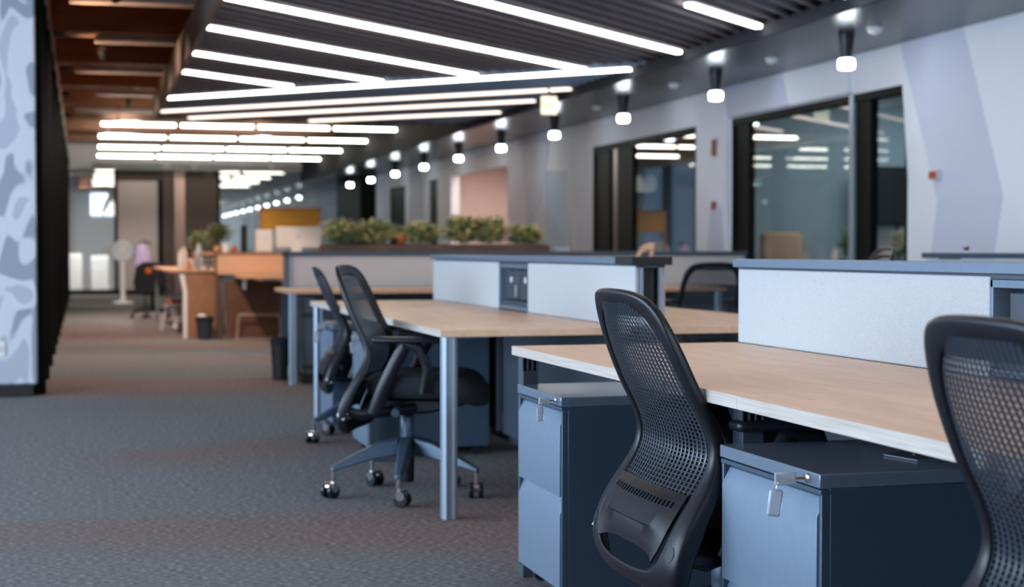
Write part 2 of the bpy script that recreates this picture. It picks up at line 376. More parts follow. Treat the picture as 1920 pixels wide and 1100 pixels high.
struct('trim_24', MB().box(3.10, 3.16, 37.98, 38.1, 0, 2.92).box(5.98, 6.05, 37.98, 38.1, 0, 2.92).box(-.45, .72, 37.98, 38.1, 0, .1).box(3.16, 6, 37.98, 38.1, 0, .1), frame_b)
struct('wall_far_rooms', MB().box(-3, 9.4, 43.0, 43.1, 0, 4.0), M('pale_room_paint', (.60, .58, .57), .7), smooth=False)
area('far_room_light', (0.1, 39.2, 2.85), (0, 0, 0), 1.0, .6, 75, (1, .86, .76))
area('far_room_light_right', (3.9, 40.5, 2.85), (0, 0, 0), 1.5, .5, 22, (.7, .95, 1))
area('corridor_light', (7.0, 25.3, 2.6), (0, 0, 0), 1.0, 3.0, 26, (1, .88, .80))
area('meeting_room_light', (7.9, 13.0, 2.7), (0, 0, 0), 1.4, 2.5, 17, (.85, .94, 1))
area('meeting_room_light_second', (7.9, 17.6, 2.7), (0, 0, 0), 1.4, 2.5, 13, (.85, .94, 1))

# ------------------------------------------------------------ ceiling: timber bays, ducts, baffles, lights
bz = 3.42
for i, y in enumerate([9.0, 11.9, 15.0, 17.9, 20.8, 23.7, 26.6, 29.5, 32.4, 35.3]):
    o = MB().box(-.30, 5.08, y, y+.42, bz, 4.0).build('ceiling_beam', beam_m, bevel=.01)
    tag(o, 'broad brown timber ceiling beam crossing above the aisle', 'beam', 'timber ceiling beams'); o['kind'] = 'structure'
for i, (y, a, c, z) in enumerate([(18.0, .15, 1.45, 3.38), (21.0, -.1, 1.2, 3.37), (24.0, .2, 1.4, 3.36), (27.0, -.1, 1.3, 3.36), (15.1, -.1, 3.0, 3.38)]):
    d = thing('ceiling_duct', 'pale grey cable tray under the %s timber beam from the camera' % ['second', 'third', 'fourth', 'fifth', 'nearest'][i], 'duct', (0, y+.2, z))
    MB().box(a, c, -.12, .12, -.03, .03).build('tray', beam_b, d, bevel=.01)
    for x in (a+.1, c-.1): MB().tube([(x, 0, .03), (x, 0, .62)], .006).build('hanger', alu, d)

for i, (x, y) in enumerate([(.3, 14.2), (.35, 17.0), (.35, 19.9), (.4, 22.8), (2.0, 24.8), (.9, 25.6), (2.2, 22.6), (4.2, 23.2)]):  # added fill: invented can lights that warm the far aisle
    t = thing('added_downlight', 'small added warm fill can between the timber beams, %s from the camera' % ['nearest', 'second', 'third', 'fourth', 'fifth', 'sixth', 'seventh', 'eighth'][i], 'light', (x, y, 3.55), 0, 'added warm fill lights between the beams')
    MB().lathe([(.07, 0), (.07, .16), (.06, .16), (.055, .01)]).build('can', blackm, t); MB().tube([(0, 0, .15), (0, 0, .45)], .01, 8).build('stem', blackm, t)
    l = bpy.data.lights.new('warm_fill_spot', 'SPOT'); l.energy = 115 if i < 5 else 85; l.color = (1, .72, .60); l.spot_size = R(95); l.spot_blend = .8; l.shadow_soft_size = .04
    lo = bpy.data.objects.new('warm_fill_spot', l); C.objects.link(lo); lo.location = (x, y, 3.53)
for i, y in enumerate([15.6, 18.6, 21.6, 25.0]):  # added lamps, there only to brighten the timber ceiling
    t = thing('added_uplight', 'small added warm fill lamp on the partition header, %s from the camera' % ['nearest', 'second', 'third', 'fourth'][i], 'light', (-.2, y, 3.06), 0, 'added warm fill lamps on the partition header')
    MB().box(-.05, .05, -.08, .08, 0, .05).build('lamp_body', blackm, t, bevel=.005)
    l = bpy.data.lights.new('warm_fill_up', 'SPOT'); l.energy = 60; l.color = (1, .62, .36); l.spot_size = R(120); l.spot_blend = 1; l.shadow_soft_size = .05
    lo = bpy.data.objects.new('warm_fill_up', l); C.objects.link(lo); lo.location = (-.18, y+.0, 3.13); lo.rotation_euler = (0, R(-125), 0)
for i, (p, q, e) in enumerate([((.30, 14.6, 3.30), (1.95, 18.4, .8), 150), ((.25, 19.0, 3.30), (1.3, 23.5, .7), 110), ((.7, 25.2, 3.30), (.9, 31.5, .6), 300), ((.6, 27.7, 3.2), (1.2, 38, 1.7), 300), ((3.2, 28.3, 3.2), (3.2, 38, 2.2), 230)]):  # added spots throwing frontal fill onto the far desks and end wall
    d = (Vector(q)-Vector(p)).normalized()
    t = thing('added_spotlight', 'added black fill spotlight aimed down the aisle, %s from the camera' % ['nearest', 'second', 'third', 'fourth', 'farthest'][i], 'light', p, 0, 'added fill spotlights under the timber beams')
    MB().tube([-d*.12, d*.03], [.045, .05], 16).build('head', blackm, t)
    MB().tube([-d*.06, -d*.06+Vector((0, 0, .30 if i < 2 else .30))], .012, 8).tube([-d*.06+Vector((0, 0, .28)), -d*.06+Vector((0, 0, .68 if i < 3 else .78))], .006, 8).build('stem', blackm, t)
    l = bpy.data.lights.new('aimed_fill_spot', 'SPOT'); l.energy = e; l.color = (1, .76, .60) if i < 2 else (1, .86, .80); l.spot_size = R(50 if i < 2 else 44); l.spot_blend = .9; l.shadow_soft_size = .04
    lo = bpy.data.objects.new('aimed_fill_spot', l); C.objects.link(lo); lo.location = Vector(p)+d*.05; lo.rotation_euler = d.to_track_quat('-Z', 'Y').to_euler()
ZL = 2.75
def baffle(p, q, m, label, group):
    dx, dy = q[0]-p[0], q[1]-p[1]; L = math.hypot(dx, dy); ang = math.atan2(dy, dx)
    if L < .25: return
    o = MB().box(0, L, -.022, .022, 0, .26).build('ceiling_baffle', m, smooth=False)
    o.location = (p[0], p[1], ZL+.02); o.rotation_euler = (0, 0, ang)
    tag(o, label, 'ceiling baffle', group)
XL, XR = .95, 5.08; FOLD = 18.95
step = 1.57/7
k = 0
c = 11.45 - 72*step + step/2
while c < FOLD - XL*2:
    # line Y = X + c, X in [XL, XR], Y < FOLD - X - .12, Y > 6
    x0 = XL; x1 = min(XR, (FOLD-.14-c)/2)
    if c + x0 < -1.0: x0 = -1.0 - c
    if x1 - x0 > .2:
        baffle((x0, x0+c), (x1, x1+c), baff, 'charcoal felt ceiling baffle in the near diagonal field', 'near diagonal ceiling baffles')
    c += step
c = FOLD
while c < 26.0:
    # line Y = -X + c, Y < 21
    x0 = max(XL, c-21.05); x1 = XR
    if x1 - x0 > .2:
        baffle((x1, c-x1), (x0, c-x0), baff2, 'blue-grey felt ceiling baffle in the far diagonal field', 'far diagonal ceiling baffles')
    c += step
struct('trim_25', MB().box(.90, .935, -2, 21.1, ZL-.02, ZL+.30).box(.9, 5.08, 21.08, 21.12, ZL-.0, ZL+.30), M('dark_bronze_fascia', (.10, .075, .065), .5), bevel=.003)
struct('ceiling', MB().box(.93, 5.08, -2, 21.1, ZL+.30, ZL+.33), M('plenum_dark', (.03, .035, .045), .8), smooth=False)

def linear(p, q, m, label, group, width=.060, z=ZL):
    dx, dy = q[0]-p[0], q[1]-p[1]; L = math.hypot(dx, dy); ang = math.atan2(dy, dx)
    t = thing('linear_light', label, 'light', (p[0], p[1], z), ang, group)
    MB().box(0, L, -width/2-.004, width/2+.004, .018, .085).build('housing', alu, t, bevel=.003)
    MB().box(.004, L-.004, -width/2, width/2, -.008, .018).build('diffuser', m, t, bevel=.004)
    for s in (.15, L-.15): MB().tube([(s, 0, .085), (s, 0, .30)], .004).build('hanger', alu, t)
G1 = 'linear lights of the near diagonal field'; G2 = 'linear lights of the far diagonal field'
near = [((4.108,10.369),(5.04,11.25)), ((.95,8.98),(5.02,12.88)), ((.95,10.90),(4.626,14.35)), ((.95,12.40),(3.75,15.10)), ((.95,14.04),(2.954,15.90)), ((.95,15.52),(2.132,16.62))]
near += [((.95, 5.85), (5.02, 9.75)), ((.95, 4.28), (5.02, 8.18)), ((.95, 2.71), (5.02, 6.61)), ((.95, 1.14), (5.02, 5.04)), ((.95, -.43), (5.02, 3.47))]
for i, (p, q) in enumerate(near):
    linear(p, q, lampw, ['short white linear light by the soffit at the upper right', 'long white linear light, second of the near diagonal set', 'longest white linear light, third of the near diagonal set', 'white linear light, fourth of the near diagonal set', 'white linear light, fifth of the near diagonal set', 'shortest white linear light at the tip of the near diagonal set', 'overhead white linear light just outside the top of the view, first', 'overhead white linear light above the middle island', 'overhead white linear light above the gap between the islands', 'overhead white linear light above the front island', 'overhead white linear light nearest the camera'][i], G1)
far = [((.945,18.28),(5.04,14.2)), ((.945,20.05),(5.04,16.10)), ((1.353,20.94),(5.04,17.49)), ((2.933,21.0),(5.04,19.05))]
for i, (p, q) in enumerate(far):
    linear(p, q, lampw if i == 0 else lampw2, ['white linear light along the fold between the two baffle fields', 'rosy linear light just beyond the fold light', 'rosy linear light, third of the far diagonal set', 'shortest rosy linear light at the back of the far diagonal set'][i], G2, .075)
rows = [(26.0, .26, 5.24), (28.85, .25, 5.2), (31.8, .27, 5.24), (34.8, .28, 5.23)]
nth = ['nearest', 'second', 'third', 'farthest']; mth = ['leftmost', 'second', 'third', 'rightmost']
tz = 3.05
for i, (y, a, c) in enumerate(rows):
    ww = (c-a)/4
    for j in range(4):
        t = thing('tube_light', '%s bright tube fixture in the %s crosswise row' % (mth[j], nth[i]), 'light', (a+j*ww, y, tz), 0, 'tube lights in crosswise rows')
        MB().tube([(.045, 0, 0), (ww-.045, 0, 0)], .026, 12).build('tube', lampf, t)
        MB().box(.03, ww-.03, -.02, .02, .028, .05).build('housing', steel_dd, t)
        for s in (.2, ww-.2): MB().tube([(s, 0, .05), (s, 0, .955)], .004, 6).build('hanger', alu, t)

# pendants under the right soffit
pend = None
ords = ['nearest', 'second', 'third', 'fourth', 'fifth', 'sixth', 'seventh', 'eighth', 'ninth', 'farthest']
for i in range(10):
    y = 10.89 + 2.553*i
    lab = 'black pendant spotlight with glowing white tip, %s along the soffit' % ords[i]
    if i == 0:
        pend = thing('pendant_light', lab, 'light', (5.6, y, 2.68), 0, 'pendant spotlights along the soffit')
        MB().lathe([(.062, -.015), (.062, 0)]).build('canopy', black, pend)
        MB().lathe([(.040, -.195), (.044, -.18), (.062, -.03), (.062, -.012)]).build('body', black, pend)
        MB().lathe([(.04, -.275), (.056, -.27), (.062, -.255), (.062, -.215), (.056, -.20), (.04, -.195)]).build('bulb', lampc, pend)
    else:
        dup(pend, (5.6, y, 2.68), 0, lab)
for i, (x, y) in enumerate([(5.67, 10.58), (5.73, 12.51), (5.66, 14.65), (5.7, 17.2)]):
    t = thing('smoke_detector', 'round white detector on the soffit, %s from the camera' % ['nearest', 'second', 'third', 'fourth'][i], 'smoke detector', (x, y, 2.68), 0, 'detectors on the soffit')
    MB().lathe([(.025, -.045), (.045, -.035), (.055, -.012), (.06, 0)]).build('body', white, t)
    MB().lathe([(.012, -.052), (.02, -.044)], seg=12).build('sensor_cap', badge_m, t)
# hanging exit sign
t = thing('exit_sign', 'small pale hanging exit sign at the right edge of the baffles', 'sign', (4.77, 16.0, 2.47))
MB().box(-.085, .085, -.018, .018, 0, .19).build('sign_panel', sign_m, t, bevel=.006)
MB().tube([(0, 0, .19), (0, 0, .55)], .012, 8).build('rod', bronze, t)
def letters(mb, x, z, h):       # E X I T as flat strokes
    w_ = h*.55; s = h*.17; dx = w_*1.35; y0, y1 = -.022, -.016
    def seg(a, b_, c, d): mb.prism([(a[0]-s/2, a[1]), (a[0]+s/2, a[1]), (b_[0]+s/2, b_[1]), (b_[0]-s/2, b_[1])], 'y', y0, y1)
    mb.box(x, x+s, y0, y1, z, z+h)
    for q in (0, h/2-s/2, h-s): mb.box(x, x+w_, y0, y1, z+q, z+q+s)
    x += dx
    seg((x+s/2, z), (x+w_-s/2, z+h), 0, 0); seg((x+w_-s/2, z), (x+s/2, z+h), 0, 0)
    x += dx; mb.box(x+w_*.3, x+w_*.3+s, y0, y1, z, z+h); x += dx*.75
    mb.box(x, x+w_, y0, y1, z+h-s, z+h); mb.box(x+w_/2-s/2, x+w_/2+s/2, y0, y1, z, z+h)
lm = MB(); letters(lm, -.07, .065, .055); lm.build('lettering', green_m, t, smooth=False)

# things on the right wall
for nm, lab, cat, y, z, a, h, m in [('alarm_beacon', 'red-brown oval alarm beacon high between the two glazed rooms', 'alarm', 15.007, 2.08, .042, .085, red_d), ('call_point', 'small red-brown fire call point between the two glazed rooms', 'alarm', 15.0, 1.49, .05, .045, red_d)]:
    t = thing(nm, lab, cat, (X-.055, y, z))
    MB().box(-.03, .0, -a, a, -h, h).build('body', m, t, bevel=.015, seg=3); MB().box(.0, .06, -a-.02, a+.02, -h-.02, h+.02).build('back_plate', badge_m, t, bevel=.01)
t = thing('name_plate', 'small orange-brown plate on the folded white wall', 'sign', (X-.125, 10.605, 1.6))
MB().box(-.006, .0, -.055, .055, -.028, .028).build('plate', orange, t, bevel=.002)
MB().box(.0, .12, -.065, .065, -.036, .036).build('backing', badge_m, t, bevel=.002)
MB().box(-.009, -.006, -.035, -.005, -.018, .018).box(-.009, -.006, .008, .035, -.018, .018).build('marking', red_d, t)

# ------------------------------------------------------------ perforated-back task chair (faces local +x)
XE = [(1.0,-.335),(.945,-.315),(.90,-.300),(.86,-.288),(.80,-.267),(.76,-.250),(.71,-.229),(.66,-.199),(.60,-.178),(.55,-.186),(.50,-.215),(.43,-.262),(.38,-.280),(.34,-.290),(.30,-.288),(.268,-.266)]
XEs = []
_z = .255
while _z < .96:
    vals = [lerp(XE, _z+d) for d in (-.03, -.02, -.01, 0, .01, .02, .03)]
    XEs.append((_z, sum(vals)/7)); _z += .01
def cz(z): return lerp([(.26,.020),(.34,.024),(.45,.014),(.6,.004),(.8,.014),(.95,.026)], z)
def wm(z): return lerp([(.26,.27),(.43,.285),(.5,.272),(.6,.248),(.8,.236),(.95,.225)], z)
def xs(y, z): return lerp(XEs, z) - cz(z)*(1-min(1, abs(y)/wm(z))**2)
OUT = [(0,.947),(.06,.946),(.115,.942),(.165,.930),(.200,.905),(.222,.862),(.234,.80),(.241,.72),(.245,.65),(.249,.60),(.260,.55),(.274,.50),(.284,.43),(.286,.365),(.277,.312),(.246,.279),(.18,.268),(.09,.267),(0,.268)]
INN = [(0,.900),(.05,.899),(.092,.896),(.130,.886),(.158,.864),(.180,.828),(.194,.775),(.203,.71),(.209,.65),(.213,.60),(.213,.55),(.211,.50),(.211,.44),(.204,.390),(.184,.350),(.145,.326),(.085,.318),(.04,.317),(0,.317)]
def full(h):
    s = spline(h, 3); return s + [(-y, z) for y, z in s[-2:0:-1]]
def inner_w(z):
    pts = spline(INN, 4); best = 0
    for (y0, z0), (y1, z1) in zip(pts, pts[1:]):
        if (z0-z)*(z1-z) <= 0 and z0 != z1: best = max(best, y0+(y1-y0)*(z-z0)/(z1-z0))
    return best
def back_frame():
    o, i_ = full(OUT), full(INN); n = len(o); vs = []; fs = []
    for (yo, zo), (yi, zi) in zip(o, i_):
        d = Vector((yi-yo, zi-zo)).normalized()
        fd = lerp([(.26,.022),(.30,.040),(.40,.055),(.5,.045),(.6,.034),(.8,.030),(.93,.020)], zo)
        x0 = xs(yo, zo); xi = xs(yi, zi)
        ring = [(x0+fd, yo, zo), (x0+.006, yo, zo), (x0-.002, yo+d.x*.006, zo+d.y*.006), (xi-.001, yi-d.x*.004, zi-d.y*.004), (xi+.010, yi, zi), (x0+.016, yo+d.x*.013, zo+d.y*.013), (x0+fd, yo+d.x*.009, zo+d.y*.009)]
        vs += ring
    m = 7
    for k in range(n):
        for j in range(m): fs.append((k*m+j, k*m+(j+1) % m, ((k+1) % n)*m+(j+1) % m, ((k+1) % n)*m+j))
    return MB().add(vs, fs)
def back_net():      # convex vertical ribs crossed by thin recessed bars
    NU, NV = 22, 44; z0, z1 = .474, .915
    def P(u, z, dx):
        y = u*(inner_w(min(z, .884))+.015)
        return (xs(y, z)+.009-.012*(1-u*u)+dx, y, z)
    mb = MB(); W = 1.92/NU
    def strip(us, zs_, fx):
        n = len(us)
        mb.add([P(u, z, fx(k)) for z in zs_ for k, u in enumerate(us)],
               [(j*n+i, j*n+i+1, (j+1)*n+i+1, (j+1)*n+i) for j in range(len(zs_)-1) for i in range(n-1)])
    zz = [z0+(z1-z0)*k/64 for k in range(65)]
    for i in range(NU+1):
        c = -.96+W*i
        if i == 0: us = [-1.0, c, c+W*.24]
        elif i == NU: us = [c-W*.24, c, 1.0]
        else: us = [c-W*.22, c, c+W*.22]
        strip(us, zz, lambda k: -.0012 if k == 1 else 0.0)
    uu = [-.97+1.94*k/44 for k in range(45)]
    for j in range(1, NV):
        z = z0+.004+(z1-.030-z0)*j/NV
        strip(uu, [z-.0013, z+.0013], lambda k: .0007)
    strip(uu, [z1-.030, z1-.020, z1-.010, z1], lambda k: .001)
    strip(uu, [z0, z0+.006, z0+.012], lambda k: .001)
    return mb
def lumbar():
    vs = []; fs = []; NU = 45; zs = [.492, .486, .474, .462, .450, .420, .415, .390, .362]
    for j, z in enumerate(zs):
        for i in range(NU+1):
            u = -1+2*i/NU
            zz = z if j < 6 else z - (.018*(abs(u)**3)) 
            wi = inner_w(zz)+.004; y = u*wi
            off = [.0, -.006, -.009, -.010, -.011, -.013, -.004, .003, .016][j]
            vs.append((xs(y, zz)+off*(1-abs(u)**4)-.001, y, zz))
    for j in range(len(zs)-1):
        for i in range(NU):
            if j == 2 and i % 2 == 1 and 2 < i < NU-3: continue
            fs.append((j*(NU+1)+i, j*(NU+1)+i+1, (j+1)*(NU+1)+i+1, (j+1)*(NU+1)+i))
    return MB().add(vs, fs)
BADGE = []
def make_chair(label, loc, rz, group):
    t = thing('task_chair', label, 'chair', loc, rz, group)
    f = back_frame().build('back_frame', black, t, sub=1)
    back_net().build('perforated_back', net, t, solid=.0022)
    lumbar().build('lumbar_panel', black, t, solid=.005)
    for s in (-1, 1):      # pivot brackets with pale badges, and arms
        MB().tube([(-.285, s*.255, .375), (-.20, s*.245, .352), (-.08, s*.16, .36), (0, s*.10, .37)], [.018, .022, .022, .02], 10).build('side_link', black, t, sub=0)
        bd = MB().box(-.018, .018, -.004, .004, -.018, .018).build('badge', badge_m, t, bevel=.002, loc=(-.262, s*.279, .355)); bd.rotation_euler = (0, R(35), 0)
        if s < 0: BADGE.append(bd)
        MB().tube([(-.14, s*.235, .355), (-.10, s*.252, .45), (-.045, s*.258, .56), (.0, s*.260, .638)], [.022, .02, .018, .018], 10, flat=1.5, up=(1, 0, 0)).build('arm_post', black, t)
        MB().tube([(.07, s*.262, .44), (.09, s*.268, .54), (.055, s*.27, .62), (-.01, s*.27, .64)], [.012, .015, .016, .014], 10, flat=1.4, up=(1, 0, 0)).build('arm_brace', black, t)
        MB().prism([(-.14, s*.262-.03), (-.12, s*.262-.038), (.11, s*.262-.045), (.155, s*.262-.03), (.165, s*.262), (.155, s*.262+.03), (.11, s*.262+.042), (-.12, s*.262+.038), (-.145, s*.262+.02)], 'z', .640, .662).build('arm_pad', black, t, bevel=.008, seg=3)
    # seat cushion
    sv = MB(); n = 28
    prof = [(.90, .405), (1.0, .425), (1.02, .455), (.99, .485), (.90, .502), (.6, .508), (.02, .506)]
    vs = []; fs = []
    for r_, z in [(.02, .40)] + prof:
        for k in range(n):
            a = 2*math.pi*k/n; cx, sy = math.cos(a), math.sin(a)
            ex = (abs(cx)**.55)*(1 if cx > 0 else -1); ey = (abs(sy)**.55)*(1 if sy > 0 else -1)
            x = .045+.245*ex*r_; y = .235*ey*r_
            dz = -.05*max(0, (x-.16)/.13)**2 + .012*(abs(y)/.235)**2
            vs.append((x, y, z+dz))
    m = len(prof)+1
    for j in range(m-1):
        for k in range(n): fs.append((j*n+k, j*n+(k+1) % n, (j+1)*n+(k+1) % n, (j+1)*n+k))
    fs.append(tuple(range(n))[::-1]); fs.append(tuple((m-1)*n+k for k in range(n)))
    MB().add(vs, fs).build('seat', pad, t, angle=70)
    MB().prism([(-.19, .37), (-.17, .405), (.20, .405), (.24, .39), (.18, .372), (.06, .345), (-.10, .335), (-.17, .345)], 'y', -.105, .105).build('tilt_mechanism', black, t, bevel=.012, seg=3)
    MB().tube([(-.05, -.10, .37), (-.05, -.21, .372)], .009, 8).tube([(-.05, -.20, .372), (-.05, -.245, .36)], [.014, .018], 8).build('adjust_lever', steel_d, t)
    MB().lathe([(.020, .20), (.020, .36)]).lathe([(.030, .22), (.030, .325), (.024, .335)]).xf(lambda p: (p[0]-.05, p[1], p[2])).build('gas_column', steel_d, t)
    MB().lathe([(.028, .055), (.030, .07), (.030, .17), (.05, .175), (.055, .225), (.035, .24)]).xf(lambda p: (p[0]-.05, p[1], p[2])).build('hub', black, t)
    for k in range(5):
        a = R(CH_ROT + 72*k); ca, sa = math.cos(a), math.sin(a)
        def P(r_, o_, z): return (ca*r_-sa*o_-.05, sa*r_+ca*o_, z)
        vs = []
        for r_, w_, zt, zb in [(.03, .032, .238, .168), (.12, .030, .222, .158), (.22, .024, .178, .135), (.30, .018, .138, .112), (.325, .015, .125, .104)]:
            vs += [P(r_, -w_, zb), P(r_, w_, zb), P(r_, w_*.75, zt), P(r_, -w_*.75, zt)]
        fs = [(0,1,2,3)[::-1], (16,17,18,19)] + [(j*4+q, j*4+(q+1) % 4, (j+1)*4+(q+1) % 4, (j+1)*4+q) for j in range(4) for q in range(4)]
        leg = MB().add(vs, fs).build('base_leg', steel_d, t, bevel=.006, seg=2)
        cx, cy = ca*.315-.05, sa*.315
        ga = a+R(35+40*k); gx, gy = math.cos(ga), math.sin(ga); tx, ty = -gy, gx
        ox, oy = cx+gx*.018, cy+gy*.018
        w_ = MB()
        for s in (-1, 1):
            w_.tube([(ox+tx*s*.010, oy+ty*s*.010, .030), (ox+tx*s*.030, oy+ty*s*.030, .030)], .030, 18)
        cst = w_.build('caster', black, t, bevel=.003)
        MB().tube([(cx, cy, .06), (cx, cy, .115)], .010, 10).tube([(ox-tx*.031, oy-ty*.031, .045), (ox+tx*.031, oy+ty*.031, .045)], .019, 12).build('caster_hood', chrome, cst)
    return t
CH_ROT = 203
GC = 'perforated-back task chairs at the desk islands'
ch = make_chair('black perforated-back task chair between the two grey pedestals in the foreground', (1.508, 3.44, 0), 0, GC)
dup(ch, (1.488, 1.86, 0), R(-2), 'black perforated-back task chair cut off by the right edge, nearest the camera')
turned = dup(ch, (1.365, 6.50, 0), R(-23), 'black task chair turned toward the camera at the corner of the middle desk')
dup(ch, (1.54, 8.50, 0), R(-5), 'black task chair behind the turned one, at the far seat of the middle desk')
dup(ch, (4.52, 11.15, 0), R(88), 'black task chair seen from behind at the crosswise desk row')
turned.scale = (1, 1, 1.03)
blk = dup(ch, (3.21, 6.52, 0), R(165), 'black task chair at the far side of the front island, only its top showing')
blk.scale = (1, 1, 1.11)
tanc = dup(ch, (3.22, 9.62, 0), R(172), 'task chair with a warm sheen painted on its top, showing over the middle island divider')
for c_ in tanc.children:
    if c_.name.startswith('back_frame'):
        c_.data = c_.data.copy(); c_.data.materials[0] = tan; c_['label'] = 'back frame with a warm reflection painted tan'  # warm light reflected on the frame, painted in as tan
tanc.scale = (1, 1, 1.145)

bpy.data.objects.remove(BADGE[0])
# ------------------------------------------------------------ mobile pedestals
def make_pedestal(label, loc, group, rz=0):
    # local: front face at x = 0 facing -x, near side y = 0, depth toward +x
    W_, D = .465, .62
    t = thing('drawer_pedestal', label, 'drawer unit', loc, rz, group)
    MB().box(.022, D, .0, W_, .045, .585).box(.002, .024, 0, W_, .573, .583).box(.004, .022, 0, .010, .045, .575).box(.004, .022, W_-.010, W_, .045, .575).build('body', steel_d, t, bevel=.0015)
    MB().box(0, D+.002, -.001, W_+.001, .586, .613).build('top_panel', steel_top, t, bevel=.002)
    for a, b_, sl in ((.325, .566, .036), (.055, .318, .045)):
        MB().prism([(0, a), (.020, a), (.020, b_), (.018, b_), (.0, b_-sl)], 'y', .012, W_-.012).build('drawer', steel, t, bevel=.001)
    MB().lathe([(.009, 0), (.009, .004), (.006, .006)], seg=16).xf(lambda p: (-p[2], .045+p[0], .600+p[1])).build('lock', chrome, t)
    for x, y in ((.06, .05), (.06, W_-.05), (D-.06, .05), (D-.06, W_-.05)):
        MB().tube([(x-.0, y-.012, .022), (x, y+.012, .022)], .022, 14).box(x-.012, x+.012, y-.016, y+.016, .03, .046).build('caster', blackm, t)
    return t
GP = 'grey drawer pedestals under the desks'
pA = make_pedestal('grey two-drawer pedestal with clear key tag, left of the foreground chair', (1.318, 4.30, 0), GP)
pB = dup(pA, (1.333, 2.69, 0), 0, 'grey drawer pedestal with clear key tags, right of the foreground chair'); pB.scale = (1, 1.03, 1)
dup(pA, (1.36, 7.70, 0), 0, 'grey drawer pedestal behind the turned chair at the middle island')
dup(pA, (1.36, 8.86, 0), 0, 'grey drawer pedestal farthest along the middle island')
def make_key(label, loc, rz, a1, big=1.0):
    t = thing('key', label, 'key', loc, rz, 'keys in pedestal locks')
    s = big
    MB().tube([(-.004, 0, 0), (-.020*s, 0, 0)], .0028, 8).build('shaft', brass, t)
    MB().box(-.056*s, -.018*s, -.0035, .0035, -.011*s, .011*s).build('key_cover', clear, t, bevel=.003, seg=3)
    MB().tube([(-.050*s, 0, -.006*s), (-.054*s, 0, -.016*s), (-.05*s, 0, -.022*s)], .0012, 6).build('ring', chrome, t)
    MB().box(-.012*s, .012*s, -.004, .004, -.046*s, 0).xf(lambda p: (p[0]*math.cos(a1)-p[2]*math.sin(a1)-.052*s, p[1], p[0]*math.sin(a1)+p[2]*math.cos(a1)-.018*s)).build('spare_key_cover', clear, t, bevel=.004, seg=3)
    return t
make_key('pair of clear-capped keys in the lock of the right-hand foreground pedestal', (1.327, 2.735, .600), R(-6), R(-8), 1.12)
make_key('clear-capped keys in the lock of the left-hand foreground pedestal', (1.312, 4.345, .600), R(10), R(2), .9)
make_key('clear-capped keys on the pedestal behind the turned chair', (1.354, 7.745, .600), R(0), R(5), 1.2)
make_key('clear-capped keys on the farthest pedestal of the middle island', (1.354, 8.905, .600), R(0), R(-5), 1.4)
# mounting plate lying on the near pedestal top
t = thing('metal_plate', 'thin dark metal bracket plate lying on the right foreground pedestal', 'plate', (1.60, 2.80, .6135))
MB().prism([(0, 0), (.10, -.03), (.22, -.03), (.22, .08), (.04, .13), (-.02, .10)], 'z', 0, .004).build('plate', steel_dd, t, bevel=.001)
for x, y in ((.03, .06), (.10, .02), (.16, .05), (.08, .09)): MB().lathe([(.006, .004), (.005, .008)], (x, y, 0), 12).build('screw', blackm, t)

# ------------------------------------------------------------ desks and dividers
def leg_mesh(x, y, z1=.70, fins=True):
    m = MB(); zt = .655 if fins else z1
    w_ = .030
    if fins: m.box(x-.025, x+.025, y-.028, y+.028, 0, zt)
    else: m.prism([(x-w_, y-w_*.6), (x-w_*.6, y-w_), (x-.012, y-w_), (x-.010, y-w_+.006), (x+.010, y-w_+.006), (x+.012, y-w_), (x+w_*.6, y-w_), (x+w_, y-w_*.6), (x+w_, y+w_*.6), (x+w_*.6, y+w_), (x-w_*.6, y+w_), (x-w_, y+w_*.6), (x-w_, y+.010), (x-w_+.006, y+.008), (x-w_+.006, y-.008), (x-w_, y-.010)], 'z', 0, zt)
    if fins:
        for k in range(4): m.box(x-.026+k*.016, x-.020+k*.016, y-.024, y+.024, zt, z1)
        m.box(x-.024, x+.03, y-.008, y+.008, zt, z1)
        m.box(x-.028, x+.028, y-.055, y+.055, z1-.006, z1)
    return m
def make_desk(label, y0, y1, xf, xb, group, legs, flip=False, ends=()):
    t = thing('desk', label, 'desk', ((xf+xb)/2, (y0+y1)/2, 0), 0, group)
    ox, oy = -(xf+xb)/2, -(y0+y1)/2
    lo, hi = min(xf, xb), max(xf, xb)
    bx = (xf, xf+.003) if xf < xb else (xf-.003, xf)
    MB().box(lo+(.003 if xf < xb else 0), hi-(0 if xf < xb else .003), y0+.001, y1-.001, .702, .730).build('desk_top', wood, t, loc=(ox, oy, 0), bevel=.0015)
    MB().box(bx[0], bx[1], y0+.0006, y1-.0006, .702, .730).build('edge_band', band, t, loc=(ox, oy, 0), bevel=.001)
    for (lx, ly, fins) in legs: leg_mesh(lx, ly, .702, fins).build('leg', steel_dd if fins else alu, t, loc=(ox, oy, 0), bevel=.0015, smooth=False)
    MB().box(lo+.08, hi-.05, (y0+y1)/2-.02, (y0+y1)/2+.02, .66, .70).build('under_beam', steel_dd, t, loc=(ox, oy, 0))
    mx_ = xb-.06 if xf < xb else xb+.04
    MB().box(mx_, mx_+.02, y0+.05, y1-.05, .12, .69).build('modesty_panel', steel_dd, t, loc=(ox, oy, 0))
    return t
XF, XB = 1.315, 2.085
I1 = [(3.04, 4.825), (1.255, 3.04)]; I2 = [(5.855, 7.64), (7.64, 9.42)]
GD = 'wood-topped bench desks of the islands'
d1 = make_desk('pale wood desk at the far seat of the front island', *I1[0], XF, XB, GD, [(XF+.045, I1[0][1]-.034, True), (1.415, 3.205, True)])
d2 = make_desk('pale wood desk nearest the camera, running out of the frame at right', *I1[1], XF, XB, GD, [(XF+.055, 1.33, True)])
d3 = make_desk('pale wood desk with a full corner leg at the near end of the middle island', *I2[0], XF, XB, GD, [(XF+.040, I2[0][0]+.035, False), (XF+.055, 7.605, True)])
